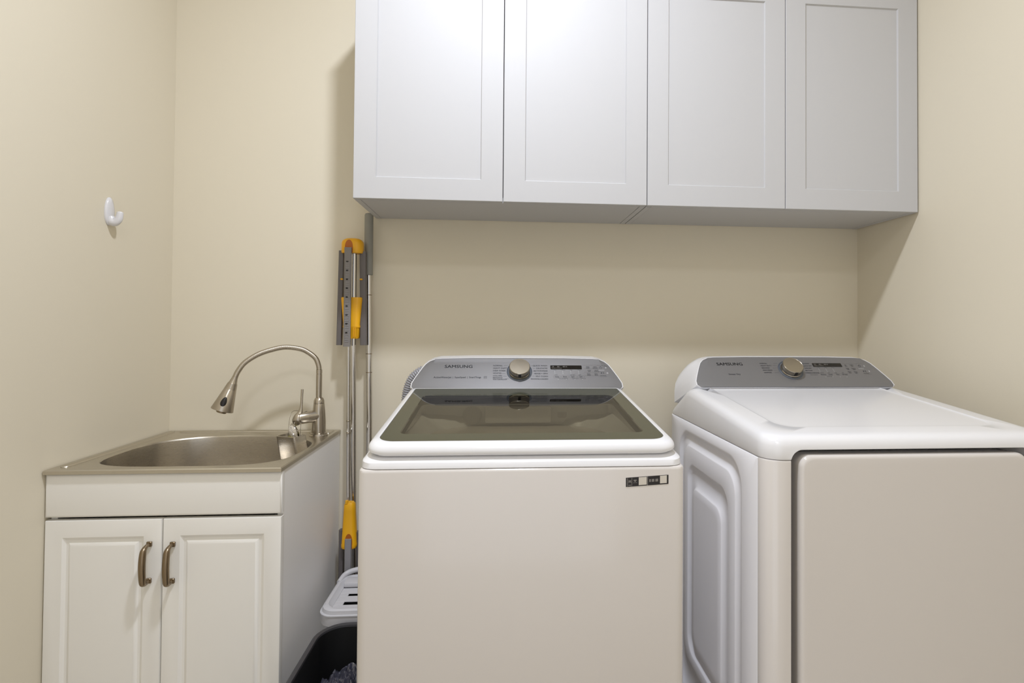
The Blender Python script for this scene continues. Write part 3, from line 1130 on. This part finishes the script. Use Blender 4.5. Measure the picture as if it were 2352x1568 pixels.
def side_loops(x, sgn):
    def R(y0, y1, z0, z1, r, d):
        return [Vector((x + sgn * d, y, z)) for y, z in rrect(y0, y1, z0, z1, r, 6)]
    A = (-0.8525, DBK, 0.03, DZ - 0.0015)
    return [R(A[0], A[1], A[2], A[3], 0.001, 0.012), R(A[0], A[1], A[2], A[3], 0.001, 0.001), R(A[0] + 0.001, A[1] - 0.001, A[2] + 0.001, A[3] - 0.001, 0.001, 0.0),
            R(-0.772, -0.300, 0.085, 0.925, 0.075, 0.0), R(-0.765, -0.307, 0.092, 0.9175, 0.070, 0.0008), R(-0.759, -0.313, 0.098, 0.9115, 0.067, 0.0075), R(-0.738, -0.334, 0.205, 0.886, 0.060, 0.0080),
            R(-0.7315, -0.3405, 0.211, 0.8795, 0.057, 0.0015), R(-0.728, -0.344, 0.215, 0.876, 0.055, 0.0002), R(-0.690, -0.378, 0.240, 0.828, 0.050, 0.0002), R(-0.685, -0.383, 0.245, 0.823, 0.050, 0.0015), R(-0.678, -0.390, 0.251, 0.816, 0.046, 0.0085), R(-0.650, -0.412, 0.268, 0.767, 0.040, 0.0090),
            R(-0.6425, -0.4195, 0.275, 0.7595, 0.038, 0.0018), R(-0.639, -0.423, 0.279, 0.756, 0.036, 0.0002), R(-0.615, -0.442, 0.30, 0.735, 0.032, 0.0002)]


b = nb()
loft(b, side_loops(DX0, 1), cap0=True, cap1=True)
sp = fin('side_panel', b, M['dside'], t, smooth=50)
b = nb()
box(b, DX1 - 0.0035, DX1, -0.8525, DBK, 0.03, DZ - 0.0015, 0.001, 1)
fin('side_panel', b, M['enamel'], t)
# front frame
b = nb()


def dl(i, z, y1=-0.8545, r=0.033):
    return [Vector((x, y, z)) for x, y in rrect(DX0 + i, DX1 - i, DF + i, y1, (r, r, 0.001, 0.001), 8)]


loft(b, [dl(0.002, 0.03), dl(0, 0.033), dl(0, DZ - 0.004), dl(0.001, DZ - 0.0012), dl(0.004, DZ - 0.0003)], True, True)
ff = fin('front_frame', b, M['enamel'], t, smooth=40)


def dtilt(y):
    if y < -0.372:
        return 0.101 * (y - DF)
    return 0.101 * (-0.372 - DF) + (-0.030 - 0.101 * (-0.372 - DF)) * (y + 0.372) / (DBK + 0.372)


def dc(i, h, w, r=0.044, yb=None):
    return [Vector((x, y, DZ + h + w * dtilt(y))) for x, y in
            rrect(DX0 + i, DX1 - i, DF + i, (DBK - i * .3) if yb is None else yb, (r, r, 0.01, 0.01), 8, sub=24)]


b = nb()
loft(b, [dc(0.004, 0.0004, 0), dc(0.0008, 0.0010, 0), dc(0, 0.0035, 0), dc(0.0006, 0.030, 0.95), dc(0.0035, 0.0405, 1), dc(0.010, 0.0478, 1), dc(0.020, 0.0515, 1),
         dc(0.032, 0.0530, 1), dc(0.070, 0.0540, 1, 0.05, -0.373), dc(0.0735, 0.0520, 1, 0.05, -0.3735), dc(0.079, 0.0515, 1, 0.05, -0.374), dc(0.092, 0.0515, 1, 0.045, -0.387)], True, True)
tc = fin('top_cover', b, M['plastic'], t, smooth=50)
# door recess cut out of the frame and the cover
b = nb()
RC = (1.8335, 2.4200, 0.07, 0.9760)
loft(b, [[Vector((x, y, z)) for x, z in rrect(*RC, 0.028, 8)] for y in (-0.95, -0.800)], True, True)
bmesh.ops.recalc_face_normals(b, faces=b.faces[:])
cut = fin('cut', b, M['seam'])
bpy.context.view_layer.update()
boolean_cut(ff, cut)
boolean_cut(tc, cut)
bpy.data.objects.remove(cut)
b = nb()
DR = (1.8530, 2.4035, 0.09, 0.9645)


def dd(i, y, r=0.026):
    return [Vector((x, y, z)) for x, z in rrect(DR[0] + i, DR[1] - i, DR[2] + i, DR[3] - i, r, 8)]


loft(b, [dd(0.010, -0.8130), dd(0.006, -0.830), dd(0.002, -0.868), dd(0.0, -0.884), dd(0.0006, -0.8915), dd(0.0028, -0.8960), dd(0.0065, -0.8980), dd(0.0100, -0.8984), dd(0.022, -0.8984)],
     True, True)
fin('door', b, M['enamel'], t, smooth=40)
console(t, 2.135, -0.387, 1.0595, DBK - 0.004, 0.985, 0.352, 1.128, False)

# ------------------------------------------------------------------ wall hook
hy = -0.327
t = thing('wall_hook', 'white plastic adhesive hook on the left wall', 'hook', (0, hy, 1.54))
b = nb()
loops = []
for s, x in ((1.0, 0.0003), (1.0, 0.004), (0.9, 0.0070), (0.6, 0.0088), (0.2, 0.0095), (0.02, 0.0096)):
    L = []
    for k in range(28):
        a = 2 * math.pi * k / 28
        w = 0.0185 * (1.0 - 0.10 * math.sin(a))
        L.append(Vector((x, hy + w * s * math.cos(a), 1.5862 + 0.0425 * s * math.sin(a))))
    loops.append(L)
loft(b, loops, cap0=True, cap1=True)
fin('back_plate', b, M['hook'], t, smooth=60)
b = nb()
P = catmull([(0.004, hy, 1.566), (0.010, hy, 1.556), (0.020, hy, 1.5535), (0.029, hy, 1.562), (0.0325, hy, 1.575), (0.0335, hy, 1.586)], 5)
tube(b, P, [0.011 - 0.0042 * (i / (len(P) - 1)) ** 1.5 for i in range(len(P) - 1)] + [0.003], 14, True, flat=1.2, ref=(0, 1, 0))
fin('prong', b, M['hook'], t, smooth=60)


# ------------------------------------------------------------------ mops in the gap
def slab(bm, c, wx, wy, z0, z1, bev=0.003, tx=0.0, taper=1.0):
    """upright plate, bottom shifted by tx"""
    loops = []
    for z, k in ((z0, 0.0), (z0 + 0.02, 0.06), (z1 - 0.02, 0.94), (z1, 1.0)):
        s = taper + (1 - taper) * k
        loops.append([Vector((c[0] + tx * (1 - k) + x * s, c[1] + y, z)) for x, y in rrect(-wx, wx, -wy, wy, min(bev, wy * .9), 3)])
    loft(bm, loops, True, True)


def cap_dome(bm, cx, cy, hw, hd, z0, z1):
    loops = []
    for s, k in ((0.94, 0.0), (1.0, 0.06), (1.0, 0.62), (0.97, 0.74), (0.86, 0.86), (0.62, 0.95), (0.3, 0.99), (0.05, 1.0)):
        loops.append([Vector((cx + x * s, cy + y * s, z0 + (z1 - z0) * k)) for x, y in rrect(-hw, hw, -hd, hd, hd * 0.8, 5)])
    loft(bm, loops, True, True)


def arch(bm, cx, y, hw, z0, z1, d=0.003):
    pts = [(cx - hw, z0)] + [(cx + hw * math.cos(math.pi - math.pi * i / 10), z0 + (z1 - z0) * (0.45 + 0.55 * math.sin(math.pi * i / 10))) for i in range(11)] + [(cx + hw, z0)]
    loft(bm, [[Vector((x, y + d, z)) for x, z in pts], [Vector((x, y, z)) for x, z in pts]], True, True)


# mop standing on its handle, folded head at the top
mx, my = 0.6550, -0.076
t = thing('squeeze_mop', 'yellow and grey squeeze mop standing upside down, folded head at the top', 'mop', (0.662, -0.05, 0.0), 'mops leaning in the gap')
b = nb()
tube(b, [(0.664, -0.020, 0.002), (0.6603, -0.048, 0.70), (0.6612, -0.078, 1.15), (0.6605, -0.080, 1.53)], 0.0094, 16)
fin('handle_tube', b, M['chrome'], t)
b = nb()
cap_dome(b, mx, my, 0.0372, 0.026, 1.503, 1.558)
cp = fin('head_cap', b, M['yellow'], t, smooth=50)
b = nb()
arch(b, mx - 0.0065, my - 0.0272, 0.0135, 1.504, 1.549, 0.004)
fin('cap_opening', b, M['orange'], cp, smooth=0)
b = nb()
loops = []
for z, hw, hd in ((1.2005, 0.024, 0.018), (1.204, 0.0262, 0.019), (1.238, 0.0275, 0.020), (1.24, 0.0300, 0.021), (1.246, 0.0300, 0.021), (1.248, 0.0285, 0.021), (1.343, 0.0365, 0.024), (1.3465, 0.0355, 0.023)):
    loops.append([Vector((mx + 0.0010 + x, my + 0.000 + y, z)) for x, y in rrect(-hw, hw, -hd, hd, hd * 0.7, 5)])
loft(b, loops, True, True)
sl = fin('wringer_sleeve', b, M['yellow'], t, smooth=40)
for dx in (0.010, 0.017):
    b = nb()
    box(b, mx + dx, mx + 0.003 + dx, my - 0.0225, my - 0.015, 1.206, 1.238)
    fin('sleeve_rib', b, M['yellow'], sl, smooth=0)
pl1 = nb()
slab(pl1, (0.6165, my + 0.004), 0.0085, 0.011, 1.177, 1.513, 0.003, tx=-0.005)
fin('side_plate', pl1, M['greyd'], t)
pl3 = nb()
slab(pl3, (0.6905, my + 0.004), 0.0110, 0.010, 1.177, 1.511, 0.003, tx=0.006)
fin('side_plate', pl3, M['greyd'], t)
b = nb()
slab(b, (0.6487, my - 0.036), 0.0122, 0.005, 1.173, 1.520, 0.003)
cpn = fin('center_plate', b, M['grey'], t)
b = nb()
z = 1.190
while z < 1.472:
    box(b, 0.6425, 0.6550, my - 0.0424, my - 0.0408, z, z + 0.0022)
    z += 0.0060
fin('plate_ribs', b, M['ribgrey'], cpn, smooth=0, kind='stuff')
for i in range(9):
    b = nb()
    zz = 1.222 + 0.031 * i
    lathe(b, [(0.0044, 0), (0.0038, 0.0026)], (0.6475, my - 0.0410, zz), (0, -1, 0), n=10, sy=0.6)
    fin('plate_hole', b, M['inside_shade'], cpn, smooth=0)
for dx in (-0.0365, -0.0335, 0.030, 0.0345):
    b = nb()
    lathe(b, [(0.0030, 0), (0.0030, 0.004), (0.0020, 0.005)], (mx + dx, my - 0.005, 1.411), (0, -1, 0), n=10)
    fin('clip_pin', b, M['yellow'], t)

# mop standing on its head, its head low behind the bucket
t = thing('squeeze_mop', 'yellow and grey squeeze mop standing on its head behind the bucket', 'mop', (0.660, -0.09, 0.0), 'mops leaning in the gap')
b = nb()
tube(b, [(0.6560, -0.087, 0.50), (0.6456, -0.0615, 0.70), (0.6375, -0.048, 1.13), (0.6350, -0.040, 1.32)], 0.0064, 14)
tb = fin('handle_tube', b, M['chrome'], t)
for z in (0.905, 0.862):
    b = nb()
    k = (z - 0.70) / 0.43
    lathe(b, [(0.0068, -0.003), (0.0078, 0), (0.0068, 0.003)], (0.6456 - 0.0081 * k, -0.0615 + 0.0135 * k, z), n=14)
    fin('tube_collar', b, M['nickel'], tb)
b = nb()
loops = []
for z, hw, hd in ((0.470, 0.0245, 0.022), (0.473, 0.0262, 0.023), (0.483, 0.0262, 0.023), (0.485, 0.025, 0.022), (0.60, 0.0195, 0.018), (0.620, 0.018, 0.017), (0.627, 0.013, 0.013)):
    loops.append([Vector((0.6605 + x, -0.090 + y, z)) for x, y in rrect(-hw, hw, -hd, hd, hd * 0.7, 5)])
loft(b, loops, True, True)
sl = fin('wringer_sleeve', b, M['yellow'], t, smooth=45)
b = nb()
box(b, 0.648, 0.657, -0.106, -0.096, 0.624, 0.636, 0.001, 1)
fin('sleeve_tab', b, M['yellow'], sl)
b = nb()
arch(b, 0.6628, -0.1138, 0.0125, 0.471, 0.523, 0.006)
fin('sleeve_opening', b, M['orange'], sl, smooth=0)
b = nb()
slab(b, (0.6628, -0.116), 0.0110, 0.0055, 0.13, 0.507, 0.003)
fin('center_plate', b, M['ribgrey'], t)
b = nb()
slab(b, (0.6310, -0.080), 0.0082, 0.010, 0.13, 0.528, 0.003)
fin('side_plate', b, M['greyd'], t)
b = nb()
slab(b, (0.6900, -0.080), 0.0082, 0.010, 0.13, 0.52, 0.003)
fin('side_plate', b, M['greyd'], t)
b = nb()
box(b, 0.618, 0.705, -0.127, -0.060, 0.0, 0.132, 0.012, 2)
fin('sponge_block', b, M['bucketw'], t)

# third pole with the grey grip
t = thing('broom_handle', 'chrome telescopic pole with a grey rubber grip, beside the upper cabinet', 'pole', (0.706, -0.04, 0.0))
b = nb()
tube(b, [(0.7175, -0.050, 0.02), (0.7130, -0.046, 0.90), (0.7030, -0.040, 1.436)], 0.0106, 18)
tb = fin('handle_tube', b, M['chrome'], t)
for z in (1.358, 1.145, 1.078):
    b = nb()
    s = (z - 0.90) / (1.436 - 0.90)
    lathe(b, [(0.0108, -0.0012), (0.0112, 0), (0.0108, 0.0012)], (0.7130 - 0.010 * s, -0.046 + 0.006 * s, z), n=18)
    fin('joint_ring', b, M['antique'], tb)
b = nb()
lathe(b, [(0.0135, 0.0), (0.0152, 0.002), (0.0152, 0.218), (0.0130, 0.224), (0.006, 0.226)], (0.7025, -0.040, 1.430), (-0.0035, 0, 1), n=24)
fin('grip', b, M['grip'], t)
b = nb()
lathe(b, [(0.016, 0.0), (0.016, 0.03), (0.0112, 0.04)], (0.7175, -0.050, 0.0), n=16)
fin('foot_cap', b, M['greyd'], t)

# ------------------------------------------------------------------ mop bucket
KX0, KX1, KY0, KY1, KZ = 0.6480, 0.8740, -0.3900, -0.1400, 0.400
t = thing('mop_bucket', 'pale grey mop bucket with a slotted lid between cabinet and washer', 'bucket', ((KX0 + KX1) / 2, (KY0 + KY1) / 2, 0))


def kb(i, z, r=0.045):
    return [Vector((x, y, z)) for x, y in rrect(KX0 + i, KX1 - i, KY0 + i, KY1 - i, r, 6)]


b = nb()
loft(b, [kb(0.035, 0.0, 0.03), kb(0.034, 0.004, 0.03), kb(0.016, 0.345, 0.04), kb(0.019, 0.345, 0.038), kb(0.037, 0.01, 0.03)], True, True)
fin('tank', b, M['bucketw'], t, smooth=40)
b = nb()
loft(b, [kb(0.012, 0.352), kb(0.006, 0.345), kb(0.0, 0.352), kb(-0.001, 0.380), kb(-0.0025, 0.3815), kb(-0.0025, 0.3845), kb(0.002, 0.386), kb(0.004, 0.396), kb(0.010, 0.400),
         kb(0.017, 0.3985), kb(0.022, 0.391), kb(0.030, 0.387, 0.03)])
li = fin('lid', b, M['bucket'], t, smooth=35)
b = nb()
# slotted tray: strips around dark openings
x0, x1, y0, y1, zt = KX0 + 0.0298, KX1 - 0.0298, KY0 + 0.0298, KY1 - 0.0298, 0.3872
ys = [y0, y0 + 0.030, y0 + 0.052, y0 + 0.086, y0 + 0.104, y0 + 0.140, y1]
for k in range(0, 6, 2):
    box(b, x0, x1, ys[k], ys[k + 1], zt - 0.004, zt, 0.001, 1)
for k in (1, 3):
    box(b, x0, x0 + 0.028, ys[k], ys[k + 1], zt - 0.004, zt, 0.001, 1)
    box(b, x1 - 0.028, x1, ys[k], ys[k + 1], zt - 0.004, zt, 0.001, 1)
box(b, x0, x1, ys[5], y1, zt, zt + 0.016, 0.004, 2)
fin('slotted_tray', b, M['bucket'], li)
b = nb()
box(b, x0 + 0.001, x1 - 0.001, y0 + 0.001, y1 - 0.001, 0.372, 0.374)
fin('slot_shade', b, M['inside_shade'], li)  # black sheet added to read as shade below the slots
b = nb()                        # raised carrying arch along the back edge
P = catmull([(KX0 + 0.008, KY1 - 0.055, 0.394), (KX0 + 0.018, KY1 - 0.018, 0.404), (KX0 + 0.050, KY1 - 0.005, 0.413), ((KX0 + KX1) / 2, KY1 - 0.003, 0.418),
             (KX1 - 0.050, KY1 - 0.005, 0.413), (KX1 - 0.018, KY1 - 0.018, 0.404), (KX1 - 0.008, KY1 - 0.055, 0.394)], 6)
tube(b, P, 0.0085, 10)
fin('carry_handle', b, M['bucket'], t, smooth=60)

# ------------------------------------------------------------------ trash bin and bag
TX0, TX1, TY0, TY1, TZ = 0.6640, 0.8860, -0.820, -0.402, 0.374
t = thing('trash_bin', 'black plastic trash bin in front of the mop bucket', 'bin', ((TX0 + TX1) / 2, (TY0 + TY1) / 2, 0))


def tbn(i, z, r=0.085):
    return [Vector((x, y, z)) for x, y in rrect(TX0 + i, TX1 - i, TY0 + i, TY1 - i, max(0.02, r - i), 10)]


b = nb()
loft(b, [tbn(0.040, 0.0), tbn(0.038, 0.004), tbn(0.012, 0.350), tbn(0.002, 0.352), tbn(0.0, 0.356), tbn(0.0, 0.366), tbn(0.003, 0.3725), tbn(0.009, 0.374), tbn(0.0145, 0.3715), tbn(0.0155, 0.366)], cap0=True)
fin('shell', b, M['black'], t, smooth=40)
b = nb()
loft(b, [tbn(0.0155, 0.366), tbn(0.020, 0.30), tbn(0.042, 0.008)], cap1=True)
fin('inner_wall', b, M['inside_shade'], t, smooth=40)

# crumpled bag: one sheet heaped in the bin
b = nb()
N1, N2 = 46, 64
BCx, BCy = 0.776, -0.605
rows = []
for i in range(N1 + 1):
    s = i / N1
    row = []
    for j in range(N2):
        a = 2 * math.pi * j / N2
        x = BCx + 0.085 * s * math.cos(a)
        y = BCy + 0.165 * s * math.sin(a)
        p = Vector((x * 26, y * 26, 3.1))
        d = noise.fractal(p, 1.0, 2.0, 4) * 0.020 + (abs(noise.noise(Vector((x * 55, y * 55, 9.0)))) - 0.25) * 0.030
        z = 0.268 + 0.045 * (1 - s * s) + d
        if s > 0.93:
            z -= 0.08 * (s - 0.93) / 0.07
        row.append(Vector((x, y, z)))
    rows.append(row)
loft(b, rows[1:], cap0=True)
fin('trash_bag', b, M['bag'], smooth=12, label='crumpled black plastic bag heaped inside the bin', cat='bag')
